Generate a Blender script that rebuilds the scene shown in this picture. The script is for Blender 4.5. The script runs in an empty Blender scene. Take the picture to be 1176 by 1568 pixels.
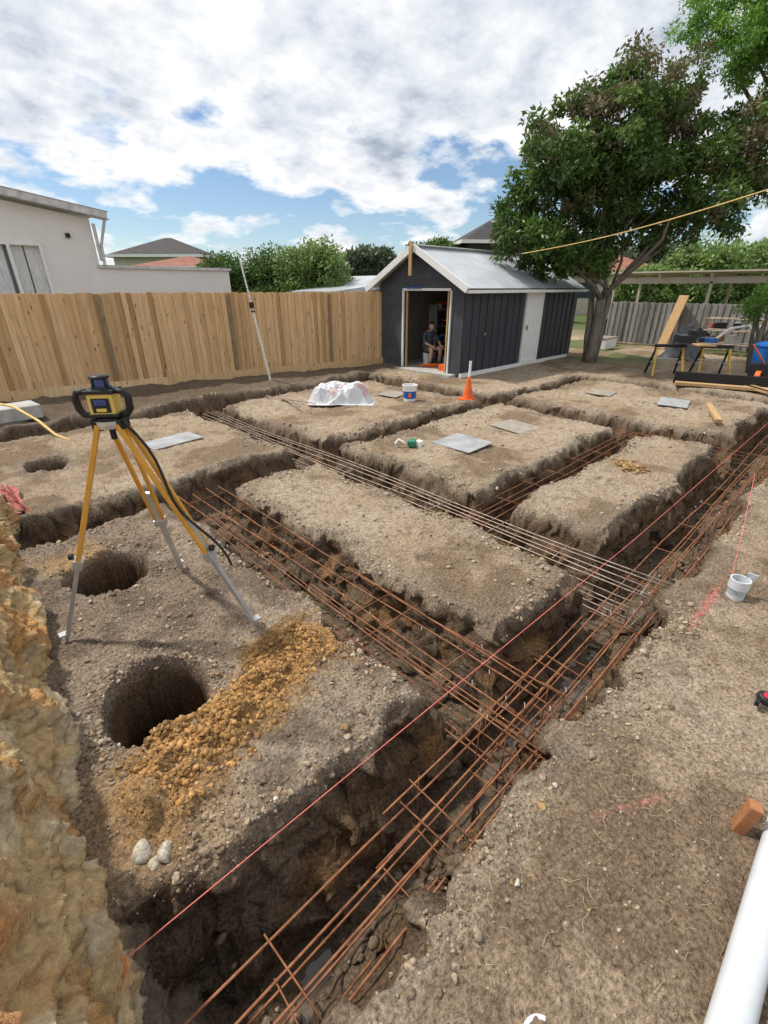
import bpy, math, random
import numpy as np
from mathutils import Vector, Matrix, Quaternion
random.seed(7); rng=np.random.default_rng(11)
scene=bpy.context.scene
COL=scene.collection
HEAD=math.radians(46.0)
CA,SA=math.cos(HEAD),math.sin(HEAD)
def P(D,L,z=0.0):
    """site survey: D metres ahead of the house corner along heading, L metres to the right"""
    return Vector((CA*D+SA*L, SA*D-CA*L, z))

# ------------------------------------------------------------------ noise
def _h(ix,iy,iz,seed):
    n=(ix*374761393+iy*668265263+iz*1274126177+seed*974634777)&0xffffffff
    n=((n^(n>>13))*1274126177)&0xffffffff
    n=((n^(n>>15))*2246822519)&0xffffffff
    return ((n^(n>>16))&0xffffff)/float(0xffffff)
def vn(x,y,f=1.0,seed=0,z=None):
    x=np.asarray(x,float)*f+1000.3; y=np.asarray(y,float)*f+1000.7
    ix=np.floor(x).astype(np.int64); iy=np.floor(y).astype(np.int64)
    fx=x-ix; fy=y-iy; fx=fx*fx*(3-2*fx); fy=fy*fy*(3-2*fy)
    def lay(iz):
        a=_h(ix,iy,iz,seed); b=_h(ix+1,iy,iz,seed); c=_h(ix,iy+1,iz,seed); d=_h(ix+1,iy+1,iz,seed)
        return (a*(1-fx)+b*fx)*(1-fy)+(c*(1-fx)+d*fx)*fy
    if z is None:
        return lay(0)*2-1
    z=np.asarray(z,float)*f+1000.1
    iz=np.floor(z).astype(np.int64); fz=z-iz; fz=fz*fz*(3-2*fz)
    return (lay(iz)*(1-fz)+lay(iz+1)*fz)*2-1
def fbm(x,y,f,o,seed=0,z=None):
    s=0;a=1;t=0
    for i in range(o):
        s=s+a*vn(x,y,f*2.03**i,seed+i*17,z); t+=a; a*=.5
    return s/t
def sm(a,b,x):
    t=np.clip((x-a)/(b-a),0,1); return t*t*(3-2*t)

# ------------------------------------------------------------------ materials
def newmat(name):
    m=bpy.data.materials.new(name); m.use_nodes=True
    nt=m.node_tree; b=nt.nodes['Principled BSDF']
    return m,nt,b
def N(nt,t,**k):
    n=nt.nodes.new(t)
    for a,v in k.items(): setattr(n,a,v)
    return n
def mat(name,c,rough=.6,ns=8.0,amt=.25,bump=0.0,metal=0.0,stretch=(1,1,1),spec=.3,bscale=None,c2=None):
    m,nt,b=newmat(name)
    tc=N(nt,'ShaderNodeTexCoord'); mp=N(nt,'ShaderNodeMapping'); mp.inputs['Scale'].default_value=stretch
    nt.links.new(tc.outputs['Object'],mp.inputs[0])
    nz=N(nt,'ShaderNodeTexNoise'); nz.inputs['Scale'].default_value=ns; nz.inputs['Detail'].default_value=4; nz.inputs['Roughness'].default_value=.65
    nt.links.new(mp.outputs[0],nz.inputs['Vector'])
    r=N(nt,'ShaderNodeValToRGB'); r.color_ramp.elements[0].position=.3; r.color_ramp.elements[1].position=.7
    lo=tuple(x*(1-amt) for x in c); hi=tuple(min(1,x*(1+amt)) for x in c)
    if c2: lo=c; hi=c2
    r.color_ramp.elements[0].color=(*lo,1); r.color_ramp.elements[1].color=(*hi,1)
    nt.links.new(nz.outputs[0],r.inputs[0]); nt.links.new(r.outputs[0],b.inputs['Base Color'])
    b.inputs['Roughness'].default_value=rough; b.inputs['Metallic'].default_value=metal
    b.inputs['Specular IOR Level'].default_value=spec
    if bump>0:
        n2=N(nt,'ShaderNodeTexNoise'); n2.inputs['Scale'].default_value=bscale or ns*3; n2.inputs['Detail'].default_value=4
        nt.links.new(mp.outputs[0],n2.inputs['Vector'])
        bp=N(nt,'ShaderNodeBump'); bp.inputs['Strength'].default_value=1; bp.inputs['Distance'].default_value=bump
        nt.links.new(n2.outputs[0],bp.inputs['Height']); nt.links.new(bp.outputs[0],b.inputs['Normal'])
    return m
def rndmat(name,c1,c2,c3,rough=.6,stretch=(1,1,1),ns=6,trans=0.0,grain=.3,spec=.3,knots=False):
    """colour ramp driven by per-face 'rnd' attribute times a fine noise"""
    m,nt,b=newmat(name)
    at=N(nt,'ShaderNodeAttribute',attribute_name='rnd')
    r=N(nt,'ShaderNodeValToRGB'); e=r.color_ramp.elements
    e[0].color=(*c1,1); e[1].color=(*c3,1); k=e.new(.5); k.color=(*c2,1)
    nt.links.new(at.outputs['Fac'],r.inputs[0])
    last=r.outputs[0]
    if grain>0:
        tc=N(nt,'ShaderNodeTexCoord'); mp=N(nt,'ShaderNodeMapping'); mp.inputs['Scale'].default_value=stretch
        nt.links.new(tc.outputs['Object'],mp.inputs[0])
        cb=N(nt,'ShaderNodeCombineXYZ'); mm=N(nt,'ShaderNodeMath',operation='MULTIPLY'); mm.inputs[1].default_value=37.0
        nt.links.new(at.outputs['Fac'],mm.inputs[0]); nt.links.new(mm.outputs[0],cb.inputs[2])
        va=N(nt,'ShaderNodeVectorMath',operation='ADD'); nt.links.new(mp.outputs[0],va.inputs[0]); nt.links.new(cb.outputs[0],va.inputs[1])
        nz=N(nt,'ShaderNodeTexNoise'); nz.inputs['Scale'].default_value=ns; nz.inputs['Detail'].default_value=4
        nt.links.new(va.outputs[0],nz.inputs['Vector'])
        mr=N(nt,'ShaderNodeMapRange'); mr.inputs[1].default_value=.3; mr.inputs[2].default_value=.7
        mr.inputs[3].default_value=1-grain; mr.inputs[4].default_value=1+grain
        nt.links.new(nz.outputs[0],mr.inputs[0])
        mx=N(nt,'ShaderNodeMix',data_type='RGBA',blend_type='MULTIPLY'); mx.inputs[0].default_value=1
        nt.links.new(last,mx.inputs[6]); nt.links.new(mr.outputs[0],mx.inputs[7]); last=mx.outputs[2]
        if knots:
            m3=N(nt,'ShaderNodeMapping'); m3.inputs['Scale'].default_value=(9,9,2.6); nt.links.new(tc.outputs['Object'],m3.inputs[0])
            vo=N(nt,'ShaderNodeTexVoronoi'); vo.inputs['Scale'].default_value=1.0; nt.links.new(m3.outputs[0],vo.inputs['Vector'])
            rk=N(nt,'ShaderNodeValToRGB'); rk.color_ramp.elements[0].position=.07; rk.color_ramp.elements[0].color=(.42,.3,.22,1); rk.color_ramp.elements[1].position=.15; rk.color_ramp.elements[1].color=(1,1,1,1)
            nt.links.new(vo.outputs['Distance'],rk.inputs[0])
            mk=N(nt,'ShaderNodeMix',data_type='RGBA',blend_type='MULTIPLY'); mk.inputs[0].default_value=1
            nt.links.new(last,mk.inputs[6]); nt.links.new(rk.outputs[0],mk.inputs[7]); last=mk.outputs[2]
    nt.links.new(last,b.inputs['Base Color'])
    b.inputs['Roughness'].default_value=rough; b.inputs['Specular IOR Level'].default_value=spec
    if trans>0:
        tr=N(nt,'ShaderNodeBsdfTranslucent'); nt.links.new(last,tr.inputs[0])
        ms=N(nt,'ShaderNodeMixShader'); ms.inputs[0].default_value=trans
        out=nt.nodes['Material Output']
        nt.links.new(b.outputs[0],ms.inputs[1]); nt.links.new(tr.outputs[0],ms.inputs[2]); nt.links.new(ms.outputs[0],out.inputs[0])
    return m
def soilmat(name,bumps=((48,.034,5),),rough=.95,flecks=True,cn=((60,.66,5),)):
    m,nt,b=newmat(name)
    at=N(nt,'ShaderNodeAttribute',attribute_name='Col')
    tc=N(nt,'ShaderNodeTexCoord')
    def noise(s,d=3):
        n=N(nt,'ShaderNodeTexNoise'); n.inputs['Scale'].default_value=s; n.inputs['Detail'].default_value=d; n.inputs['Roughness'].default_value=.72
        nt.links.new(tc.outputs['Object'],n.inputs['Vector']); return n
    prev=at.outputs['Color']
    for s,a,dt in cn:
        n=noise(s,dt); mr=N(nt,'ShaderNodeMapRange'); mr.inputs[1].default_value=.32; mr.inputs[2].default_value=.68
        mr.inputs[3].default_value=1-a; mr.inputs[4].default_value=1+a
        nt.links.new(n.outputs[0],mr.inputs[0])
        mx=N(nt,'ShaderNodeMix',data_type='RGBA',blend_type='MULTIPLY'); mx.inputs[0].default_value=1
        nt.links.new(prev,mx.inputs[6]); nt.links.new(mr.outputs[0],mx.inputs[7]); prev=mx.outputs[2]
    if flecks:
        vo=N(nt,'ShaderNodeTexVoronoi'); vo.inputs['Scale'].default_value=95
        nt.links.new(tc.outputs['Object'],vo.inputs['Vector'])
        r=N(nt,'ShaderNodeValToRGB'); r.color_ramp.elements[0].position=.12; r.color_ramp.elements[0].color=(1,1,1,1); r.color_ramp.elements[1].position=.22; r.color_ramp.elements[1].color=(0,0,0,1)
        nt.links.new(vo.outputs['Distance'],r.inputs[0])
        sp=N(nt,'ShaderNodeSeparateColor'); nt.links.new(vo.outputs['Color'],sp.inputs[0])
        gt=N(nt,'ShaderNodeMath',operation='GREATER_THAN'); gt.inputs[1].default_value=.78; nt.links.new(sp.outputs[0],gt.inputs[0])
        ml=N(nt,'ShaderNodeMath',operation='MULTIPLY'); nt.links.new(r.outputs[0],ml.inputs[0]); nt.links.new(gt.outputs[0],ml.inputs[1])
        m2=N(nt,'ShaderNodeMath',operation='MULTIPLY'); m2.inputs[1].default_value=.5; nt.links.new(ml.outputs[0],m2.inputs[0])
        mx=N(nt,'ShaderNodeMix',data_type='RGBA'); mx.inputs[7].default_value=(.52,.47,.40,1)
        nt.links.new(m2.outputs[0],mx.inputs[0]); nt.links.new(prev,mx.inputs[6]); prev=mx.outputs[2]
    nt.links.new(prev,b.inputs['Base Color']); b.inputs['Roughness'].default_value=rough; b.inputs['Specular IOR Level'].default_value=.12
    nrm=None
    for s,d,dt in bumps:
        n=noise(s,dt); bp=N(nt,'ShaderNodeBump'); bp.inputs['Distance'].default_value=d
        nt.links.new(n.outputs[0],bp.inputs['Height'])
        if nrm: nt.links.new(nrm,bp.inputs['Normal'])
        nrm=bp.outputs[0]
    nt.links.new(nrm,b.inputs['Normal'])
    return m

# ------------------------------------------------------------------ mesh builder
class MB:
    def __init__(s): s.v=[];s.f=[];s.m=[];s.r=[]
    def _add(s,vs,fs,mi=0,r=None):
        o=len(s.v); s.v+=[tuple(v) for v in vs]
        if r is None: r=random.random()
        for f in fs: s.f.append(tuple(i+o for i in f)); s.m.append(mi); s.r.append(r)
        return s
    def box(s,c,d,mi=0,R=None,r=None):
        c=Vector(c); vs=[]
        for x in(-.5,.5):
            for y in(-.5,.5):
                for z in(-.5,.5):
                    p=Vector((x*d[0],y*d[1],z*d[2]))
                    if R is not None: p=R@p
                    vs.append(p+c)
        return s._add(vs,[(0,1,3,2),(4,6,7,5),(0,4,5,1),(2,3,7,6),(0,2,6,4),(1,5,7,3)],mi,r)
    def beam(s,p0,p1,w,h,mi=0,up=(0,0,1),r=None):
        p0=Vector(p0);p1=Vector(p1);d=(p1-p0);L=d.length;d.normalize();u=Vector(up)
        x=d.cross(u)
        if x.length<1e-4: x=d.cross(Vector((0,1,0)))
        x.normalize(); y=x.cross(d)
        R=Matrix((x,d,y)).transposed()
        return s.box((p0+p1)/2,(w,L,h),mi,R,r)
    def tube(s,pts,rad,n=8,mi=0,cap=True,r=None):
        pts=[Vector(p) for p in pts]
        if not hasattr(rad,'__len__'): rad=[rad]*len(pts)
        vs=[];fs=[];ref=None
        for i,p in enumerate(pts):
            a=pts[max(0,i-1)];b=pts[min(len(pts)-1,i+1)];d=(b-a).normalized()
            if ref is None:
                ref=d.cross(Vector((0,0,1)))
                if ref.length<.05: ref=d.cross(Vector((1,0,0)))
            x=(ref-d*ref.dot(d)).normalized(); y=d.cross(x); ref=x
            for k in range(n):
                t=2*math.pi*k/n; vs.append(p+(x*math.cos(t)+y*math.sin(t))*rad[i])
        for i in range(len(pts)-1):
            for k in range(n):
                a=i*n+k;b=i*n+(k+1)%n; fs.append((a,b,b+n,a+n))
        if cap:
            fs.append(tuple(range(n-1,-1,-1))); o=(len(pts)-1)*n; fs.append(tuple(range(o,o+n)))
        return s._add(vs,fs,mi,r)
    def lathe(s,c,prof,n=20,mi=0,R=None,cap=False):
        c=Vector(c);vs=[];fs=[]
        for (rr,z) in prof:
            for k in range(n):
                t=2*math.pi*k/n; p=Vector((rr*math.cos(t),rr*math.sin(t),z))
                if R is not None:p=R@p
                vs.append(p+c)
        for i in range(len(prof)-1):
            for k in range(n):
                a=i*n+k;b=i*n+(k+1)%n; fs.append((a,b,b+n,a+n))
        if cap:
            o=(len(prof)-1)*n; fs.append(tuple(range(o,o+n))); fs.append(tuple(range(n-1,-1,-1)))
        return s._add(vs,fs,mi)
    def prism(s,poly,ax,a0,a1,mi=0):
        n=len(poly);vs=[]
        for a in(a0,a1):
            for u,v in poly: vs.append((a,u,v) if ax==0 else (u,a,v))
        fs=[tuple(range(n)),tuple(range(2*n-1,n-1,-1))]
        for i in range(n):
            j=(i+1)%n; fs.append((i,i+n,j+n,j))
        return s._add(vs,fs,mi)
    def obj(s,name,mats,parent=None,smooth=False,bevel=0,sub=0):
        me=bpy.data.meshes.new(name); me.from_pydata(s.v,[],s.f)
        for m in (mats if isinstance(mats,(list,tuple)) else [mats]): me.materials.append(m)
        me.polygons.foreach_set('material_index',s.m)
        a=me.attributes.new('rnd','FLOAT','FACE'); a.data.foreach_set('value',s.r)
        if smooth: me.polygons.foreach_set('use_smooth',[True]*len(me.polygons))
        me.update()
        import bmesh
        bm=bmesh.new(); bm.from_mesh(me); bmesh.ops.recalc_face_normals(bm,faces=bm.faces); bm.to_mesh(me); bm.free()
        o=bpy.data.objects.new(name,me); COL.objects.link(o)
        if parent: o.parent=parent
        if bevel:
            b=o.modifiers.new('bev','BEVEL'); b.width=bevel; b.segments=2; b.limit_method='ANGLE'
        return o
def empty(name):
    e=bpy.data.objects.new(name,None); e.empty_display_size=.2; COL.objects.link(e); return e
def npmesh(name,V,F,mats,attrs=None,smooth=False,parent=None):
    me=bpy.data.meshes.new(name); n=len(V); m,k=F.shape
    me.vertices.add(n); me.vertices.foreach_set('co',V.astype(np.float32).ravel())
    me.loops.add(m*k); me.loops.foreach_set('vertex_index',F.astype(np.int32).ravel())
    me.polygons.add(m); me.polygons.foreach_set('loop_start',np.arange(0,m*k,k,dtype=np.int32)); me.polygons.foreach_set('loop_total',np.full(m,k,dtype=np.int32))
    if smooth: me.polygons.foreach_set('use_smooth',np.ones(m,dtype=bool))
    me.update(calc_edges=True); me.validate()
    for nm,typ,dom,data in (attrs or []):
        a=me.attributes.new(nm,typ,dom)
        a.data.foreach_set('color' if typ=='FLOAT_COLOR' else 'value',data.astype(np.float32).ravel())
    me.materials.append(mats)
    o=bpy.data.objects.new(name,me); COL.objects.link(o)
    if parent:o.parent=parent
    return o

# ------------------------------------------------------------------ GROUND
TR=[(-1.2,12.4,.52,1.18,.64),(1.45,2.14,.9,5.0,.55),(-1.5,3.8,4.66,5.24,.5),(3.6,8.2,4.8,5.2,.48),
    (3.24,3.86,.9,8.8,.5),(3.6,8.2,2.16,2.62,.5),(7.68,8.36,.9,8.8,.5),(-3,8.3,8.38,9.0,.42),
    (8.2,12.2,4.9,5.3,.42),(11.6,12.2,.9,5.3,.42)]
PITS=[(.36,2.14,.255,.95),(.56,3.72,.29,.9),(.76,6.83,.24,.8)]
def heap(x,y):
    ax,ay,bx,by=.18,1.62,1.22,1.95
    t=np.clip(((x-ax)*(bx-ax)+(y-ay)*(by-ay))/((bx-ax)**2+(by-ay)**2),0,1)
    q=np.hypot(x-ax-t*(bx-ax),y-ay-t*(by-ay))+.09*vn(x,y,5,91)+.05*vn(x,y,12,92)
    return np.exp(-(q/(.13+.09*t))**2)
def ground(x,y,full=False):
    nr_=.35+.65*sm(5.0,3.0,np.hypot(x,y))
    wx=x+.10*vn(x,y,1.9,1)+nr_*(.05*vn(x,y,5.5,2)+.026*vn(x,y,14,3))
    wy=y+.10*vn(x,y,1.9,4)+nr_*(.05*vn(x,y,5.5,5)+.026*vn(x,y,14,6))
    h=np.zeros_like(x); dm=np.full_like(x,-9.)
    slump=np.clip(vn(x,y,1.3,7)+.2,0,1)
    for x0,x1,y0,y1,dp in TR:
        d=np.minimum(np.minimum(wx-x0,x1-wx),np.minimum(wy-y0,y1-wy)); dm=np.maximum(dm,d)
        wd=.11+.13*slump
        s=.20*sm(-.07,.02,d)+.80*np.clip((d+.005)/wd,0,1)**(.8+.4*slump)
        h=np.minimum(h,-dp*s)
    for cx,cy,r,dp in PITS:
        d=r-np.hypot(x+.15*(wx-x)-cx,y+.15*(wy-y)-cy)+.008*vn(x,y,14,8); dm=np.maximum(dm,d)
        h=np.minimum(h,-dp*(.12*sm(-.03,.01,d)+.88*sm(0,.07,d)))
    top=sm(-.12,0,h)
    edge=np.exp(-(np.minimum(dm,0)/.13)**2)*top
    near=sm(30,14,np.hypot(x,y))
    b=.035*vn(x,y,.6,20)+.024*vn(x,y,2.2,21)+.014*vn(x,y,9,22)+.011*fbm(x,y,22,3,23)
    b=b+edge*(.024*vn(x,y,9,24)+.026*np.abs(fbm(x,y,26,2,25)))
    padA=sm(.05,.2,x)*sm(1.7,1.4,x)*sm(1.1,1.25,y)*sm(4.9,4.5,y)
    b=b+padA*(.028*np.abs(fbm(x,y,15,3,26))+.014*vn(x,y,6,29))
    hp=heap(x,y)
    b=b+hp*(.075+.05*vn(x,y,6,27)+.095*np.abs(fbm(x,y,11,5,28)))*top
    bot=1-sm(-.42,-.25,h)
    b=b+bot*(.04*vn(x,y,4,30)+.035*fbm(x,y,12,3,31))
    fs=sm(8.7,9.3,y)*sm(11,9,x)
    b=b+fs*(.05+.06*fbm(x,y,2.5,3,33))
    H=h+b*near
    if full: return H,h,dm,hp,top,edge,fs
    return H
def axis(segs):
    a=[]
    for s,e,st in segs:
        n=max(1,int(round((e-s)/st))); a+=list(np.linspace(s,e,n,endpoint=False))
    a.append(segs[-1][1]); return np.array(a)
xs=axis([(-250,-60,40),(-60,-10,10),(-10,-1.5,1.0),(-1.5,-.5,.1),(-.5,1.3,.0105),(1.3,1.62,.0075),(1.62,1.95,.012),(1.95,2.3,.0075),(2.3,3.1,.014),(3.1,3.4,.009),(3.4,4.2,.016),(4.2,8.5,.024),(8.5,13,.05),(13,22,.4),(22,60,4),(60,300,30)])
ys=axis([(-250,-60,40),(-60,-10,10),(-10,-1.2,1.0),(-1.2,-.6,.06),(-.6,.4,.012),(.4,.7,.0065),(.7,.98,.012),(.98,1.32,.0065),(1.32,2.4,.0105),(2.4,4.5,.016),(4.5,4.95,.011),(4.95,5.4,.016),(5.4,9.4,.028),(9.4,12,.1),(12,22,.6),(22,60,4),(60,300,30)])
X,Y=np.meshgrid(xs,ys); x=X.ravel(); y=Y.ravel()
H,h,dm,hp,top,edge,fs=ground(x,y,True)
pitm=np.zeros_like(x)
for cx,cy,r,dp in PITS: pitm=np.maximum(pitm,sm(r+.12,r+.05,np.hypot(x-cx,y-cy)))
wall=sm(-.03,-.10,h)*(1-.75*pitm)
jx=x+wall*(.05*vn(x,y,5,49,H)+.05*vn(x,y,11,50,H)+.024*vn(x,y,26,51,H)); jy=y+wall*(.05*vn(x,y,5,48,H)+.05*vn(x,y,11,52,H)+.024*vn(x,y,26,53,H))
jz=H+wall*.03*vn(x,y,12,54,H)
V=np.stack([jx,jy,jz],1)
nx,ny=len(xs),len(ys)
I=np.arange((ny-1)*(nx-1)); i=I//(nx-1); j=I%(nx-1); a=i*nx+j
F=np.stack([a,a+1,a+1+nx,a+nx],1)
def mixc(c,d,t): t=t[:,None]; return c*(1-t)+np.array(d)[None,:]*t
n1=fbm(x,y,1.1,4,60); n2=fbm(x,y,5,4,61); n3=fbm(x,y,22,3,66)
C=np.tile(np.array([.405,.310,.215]),(len(x),1))
C=mixc(C,(.225,.158,.103),sm(-.1,.35,n1+.5*n2)*.85)
C=mixc(C,(.50,.405,.305),sm(.05,.45,-n1+.5*n2)*.6)
C=mixc(C,(.19,.135,.09),sm(.05,.45,-n3+.3*n2)*.5)
C=mixc(C,(.37,.32,.265),edge*.4)
C=mixc(C,(.19,.14,.098),sm(.05,.45,n3)*edge*.8)
padA=sm(-.3,.1,x)*sm(1.7,1.4,x)*sm(1.1,1.25,y)*sm(5.0,4.5,y)
C=mixc(C,(.33,.265,.205),padA*.5)
C=mixc(C,(.165,.122,.088),padA*sm(.0,.35,n2)*.7)
C=mixc(C,(.12,.088,.062),fs*.85)
gr=sm(13,15,x)*sm(-.1,.3,fbm(x,y,.6,3,62)); C=mixc(C,(.10,.14,.04),gr*.8)
far=sm(24,30,np.hypot(x,y)); C=mixc(C,(.09,.12,.045),far)
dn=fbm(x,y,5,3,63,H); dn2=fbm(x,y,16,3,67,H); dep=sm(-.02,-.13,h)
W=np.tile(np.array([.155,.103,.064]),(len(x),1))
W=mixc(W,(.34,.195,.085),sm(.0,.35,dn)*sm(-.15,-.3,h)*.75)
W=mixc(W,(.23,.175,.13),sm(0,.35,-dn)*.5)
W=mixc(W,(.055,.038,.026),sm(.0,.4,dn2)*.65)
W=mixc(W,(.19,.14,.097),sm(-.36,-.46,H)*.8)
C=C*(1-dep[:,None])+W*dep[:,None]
C=mixc(C,(.48,.275,.105),np.clip(hp*1.9+.6*n2*(hp>.03)+.35*n3*(hp>.03),0,1)*sm(-.1,-.02,h)*.88)
C=mixc(C,(.22,.125,.05),(hp>.06)*sm(.05,.4,fbm(x,y,11,3,68))*.7*top)
C=mixc(C,(.48,.29,.12),sm(.35,.1,np.hypot(x-.42,y-4.05)+.15*n2)*.6*top)
C=mixc(C,(.48,.30,.13),sm(.3,.05,np.hypot(x-5.9,y-1.75))*.5*top)
C=mixc(C,(.46,.30,.16),sm(.6,.1,np.hypot(x-.1,y-1.55)+.1*n2)*.6*top)
C=mixc(C,(.80,.22,.20),sm(.05,.015,np.abs(y-.30-.05*vn(x,y,2,93))+.09*np.abs(n3))*sm(3.0,3.2,x)*sm(4.0,3.7,x)*.7)
C=mixc(C,(.70,.28,.23),sm(.022,.006,np.abs((y-.134)+(x-1.62)*.55)+.03*np.abs(n3))*sm(1.42,1.48,x)*sm(1.82,1.76,x)*.55)
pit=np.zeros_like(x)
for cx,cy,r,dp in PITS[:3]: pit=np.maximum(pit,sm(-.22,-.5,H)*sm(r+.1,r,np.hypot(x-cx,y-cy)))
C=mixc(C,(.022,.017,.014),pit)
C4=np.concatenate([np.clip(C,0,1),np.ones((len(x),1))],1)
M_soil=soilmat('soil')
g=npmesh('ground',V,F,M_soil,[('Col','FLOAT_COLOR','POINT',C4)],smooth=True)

# ------------------------------------------------------------------ CLODS & GRAVEL
def ico(sub):
    import bmesh
    bm=bmesh.new(); bmesh.ops.create_icosphere(bm,subdivisions=sub,radius=1)
    v=np.array([w.co[:] for w in bm.verts]); f=np.array([[q.index for q in t.verts] for t in bm.faces]); bm.free(); return v,f
M_stone=soilmat('clod',bumps=((110,.007,3),),flecks=False,cn=((60,.4,3),))
def stones(name,pts,size,cols,sub=1,sink=.3,rough=.12,cuts=6):
    v,f=ico(sub); n=len(pts)
    vv=np.repeat(v[None],n,axis=0)
    for _ in range(cuts):
        nr=rng.normal(0,1,(n,3)); nr/=np.linalg.norm(nr,axis=1)[:,None]
        dd=rng.uniform(.35,.85,(n,1)); ex=np.maximum(0,(vv*nr[:,None,:]).sum(2)-dd); vv=vv-ex[...,None]*nr[:,None,:]
    vv=vv*(1+rng.uniform(-rough,rough,(n,len(v),1)))*size[:,None,None]*(rng.uniform(.7,1.4,(n,1,3)))*np.array([1,1,.75])
    ang=rng.uniform(0,2*np.pi,n); ca,sa=np.cos(ang),np.sin(ang)
    tl=rng.uniform(-.6,.6,n); ct,st=np.cos(tl),np.sin(tl)
    X_=vv[...,0]; Y_=vv[...,1]*ct[:,None]-vv[...,2]*st[:,None]; Z_=vv[...,1]*st[:,None]+vv[...,2]*ct[:,None]
    vv=np.stack([X_*ca[:,None]-Y_*sa[:,None],X_*sa[:,None]+Y_*ca[:,None],Z_],2)+pts[:,None,:]
    vv[...,2]+=size[:,None]*(.45-sink)
    F=(f[None]+(np.arange(n)*len(v))[:,None,None]).reshape(-1,3)
    C=np.repeat(np.concatenate([cols,np.ones((n,1))],1),len(v),axis=0)
    return npmesh(name,vv.reshape(-1,3),F,M_stone,[('Col','FLOAT_COLOR','POINT',C)])
pal=np.array([[.38,.295,.21],[.275,.20,.135],[.45,.365,.275],[.165,.118,.08],[.58,.53,.46],[.40,.25,.125]])
def scatter(n,box,smin,smax,keep,palp,name,sub=1,pw=2.5):
    px=rng.uniform(box[0],box[1],n*8); py=rng.uniform(box[2],box[3],n*8)
    H,h,dm,hp,top,edge,fs=ground(px,py,True)
    cl=sm(-.3,.4,vn(px,py,2.2,95))*.8+.2
    w=keep(px,py,h,dm,hp,top,edge)*cl; k=rng.uniform(0,1,len(px))<w
    px,py,H,hp=px[k][:n],py[k][:n],H[k][:n],hp[k][:n]
    s=smin+(smax-smin)*rng.uniform(0,1,len(px))**pw
    c=pal[rng.choice(6,len(px),p=palp)]*rng.uniform(.8,1.15,(len(px),1))
    o=(hp>.25)&(rng.uniform(0,1,len(px))<.85); c[o]=np.array([.48,.275,.11])*rng.uniform(.5,1.15,(o.sum(),1))
    stones(name,np.stack([px,py,H],1),s,c,sub)
flat=lambda x,y,h,dm,hp,top,edge:(h>-.08)*(.10+.9*edge+.5*(hp>.15)+.35*((x<1.5)&(y>1.15)))
scatter(22000,(-.15,4.2,-.7,5.2),.002,.0085,flat,[.34,.26,.22,.12,.02,.04],'gravel',1,2.5)
scatter(3600,(-.1,3.6,-.1,5.0),.006,.021,lambda x,y,h,dm,hp,top,edge:(h>-.12)*(.01+.9*edge*(y>-.1)+.10*((x<1.4)&(y>1.15))),[.42,.29,.16,.1,.01,.02],'soil_clods',2,2.8)
scatter(8000,(2.5,12,.2,9.2),.006,.030,lambda x,y,h,dm,hp,top,edge:(h>-.09)*(.03+.8*edge),[.42,.32,.16,.09,.0,.01],'soil_clods',1,2.6)
scatter(4500,(-.2,12,.5,9),.006,.030,lambda x,y,h,dm,hp,top,edge:(h<-.3)*.8,[.15,.4,.03,.33,.0,.09],'trench_rubble',1,3)
n=5000; t=rng.uniform(0,1,n); q=rng.normal(0,.095,n)
px=.16+t*1.08-q*.3; py=1.61+t*.34+q
s=.003+.019*rng.uniform(0,1,n)**4.2
c=np.array([.49,.28,.11])*rng.uniform(.45,1.15,(n,1))
stones('clay_spoil_heap',np.stack([px,py,ground(px,py)],1),s,c,1,rough=.2,cuts=4,sink=.5)
n=110; px=rng.normal(5.9,.10,n); py=rng.normal(1.75,.10,n); s=.008+.025*rng.uniform(0,1,n)**2
stones('clay_spoil_heap',np.stack([px,py,ground(px,py)+.015],1),s,np.array([.42,.27,.13])*rng.uniform(.6,1.1,(n,1)),2)
px=np.array([.05,.11,.06]);py=np.array([1.40,1.34,1.33])
stones('broken_concrete',np.stack([px,py,ground(px,py)],1),np.array([.065,.045,.03]),np.tile([.52,.47,.38],(3,1)),2,rough=.04,cuts=9,sink=.5)

mb=MB()
for k in range(420):
    px,py=random.uniform(.6,3.5),random.uniform(-.6,.45)
    if random.random()<.25: px,py=random.uniform(.2,1.4),random.uniform(1.3,4)
    a=random.uniform(0,6.28); L=random.uniform(.02,.08); z=float(ground(np.array([px]),np.array([py]))[0])+.006
    mb.tube([(px,py,z),(px+L*.5*math.cos(a),py+L*.5*math.sin(a),z+.006),(px+L*math.cos(a+.4),py+L*math.sin(a+.4),z)],.0007,3)
mb.obj('dry_straw',mat('straw',(.50,.40,.25)))

# puddles
mw,nt,b=newmat('muddy_water'); b.inputs['Base Color'].default_value=(.12,.09,.06,1); b.inputs['Roughness'].default_value=.05; b.inputs['Specular IOR Level'].default_value=.5
nz=N(nt,'ShaderNodeTexNoise'); nz.inputs['Scale'].default_value=9; bp=N(nt,'ShaderNodeBump'); bp.inputs['Distance'].default_value=.003
nt.links.new(nz.outputs[0],bp.inputs['Height']); nt.links.new(bp.outputs[0],b.inputs['Normal'])
mb=MB(); mb._add([(-.1,.6,-.660),(3.3,.6,-.660),(3.3,1.12,-.660),(-.1,1.12,-.660)],[(0,1,2,3)]); mb.obj('puddle',mw)

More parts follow.
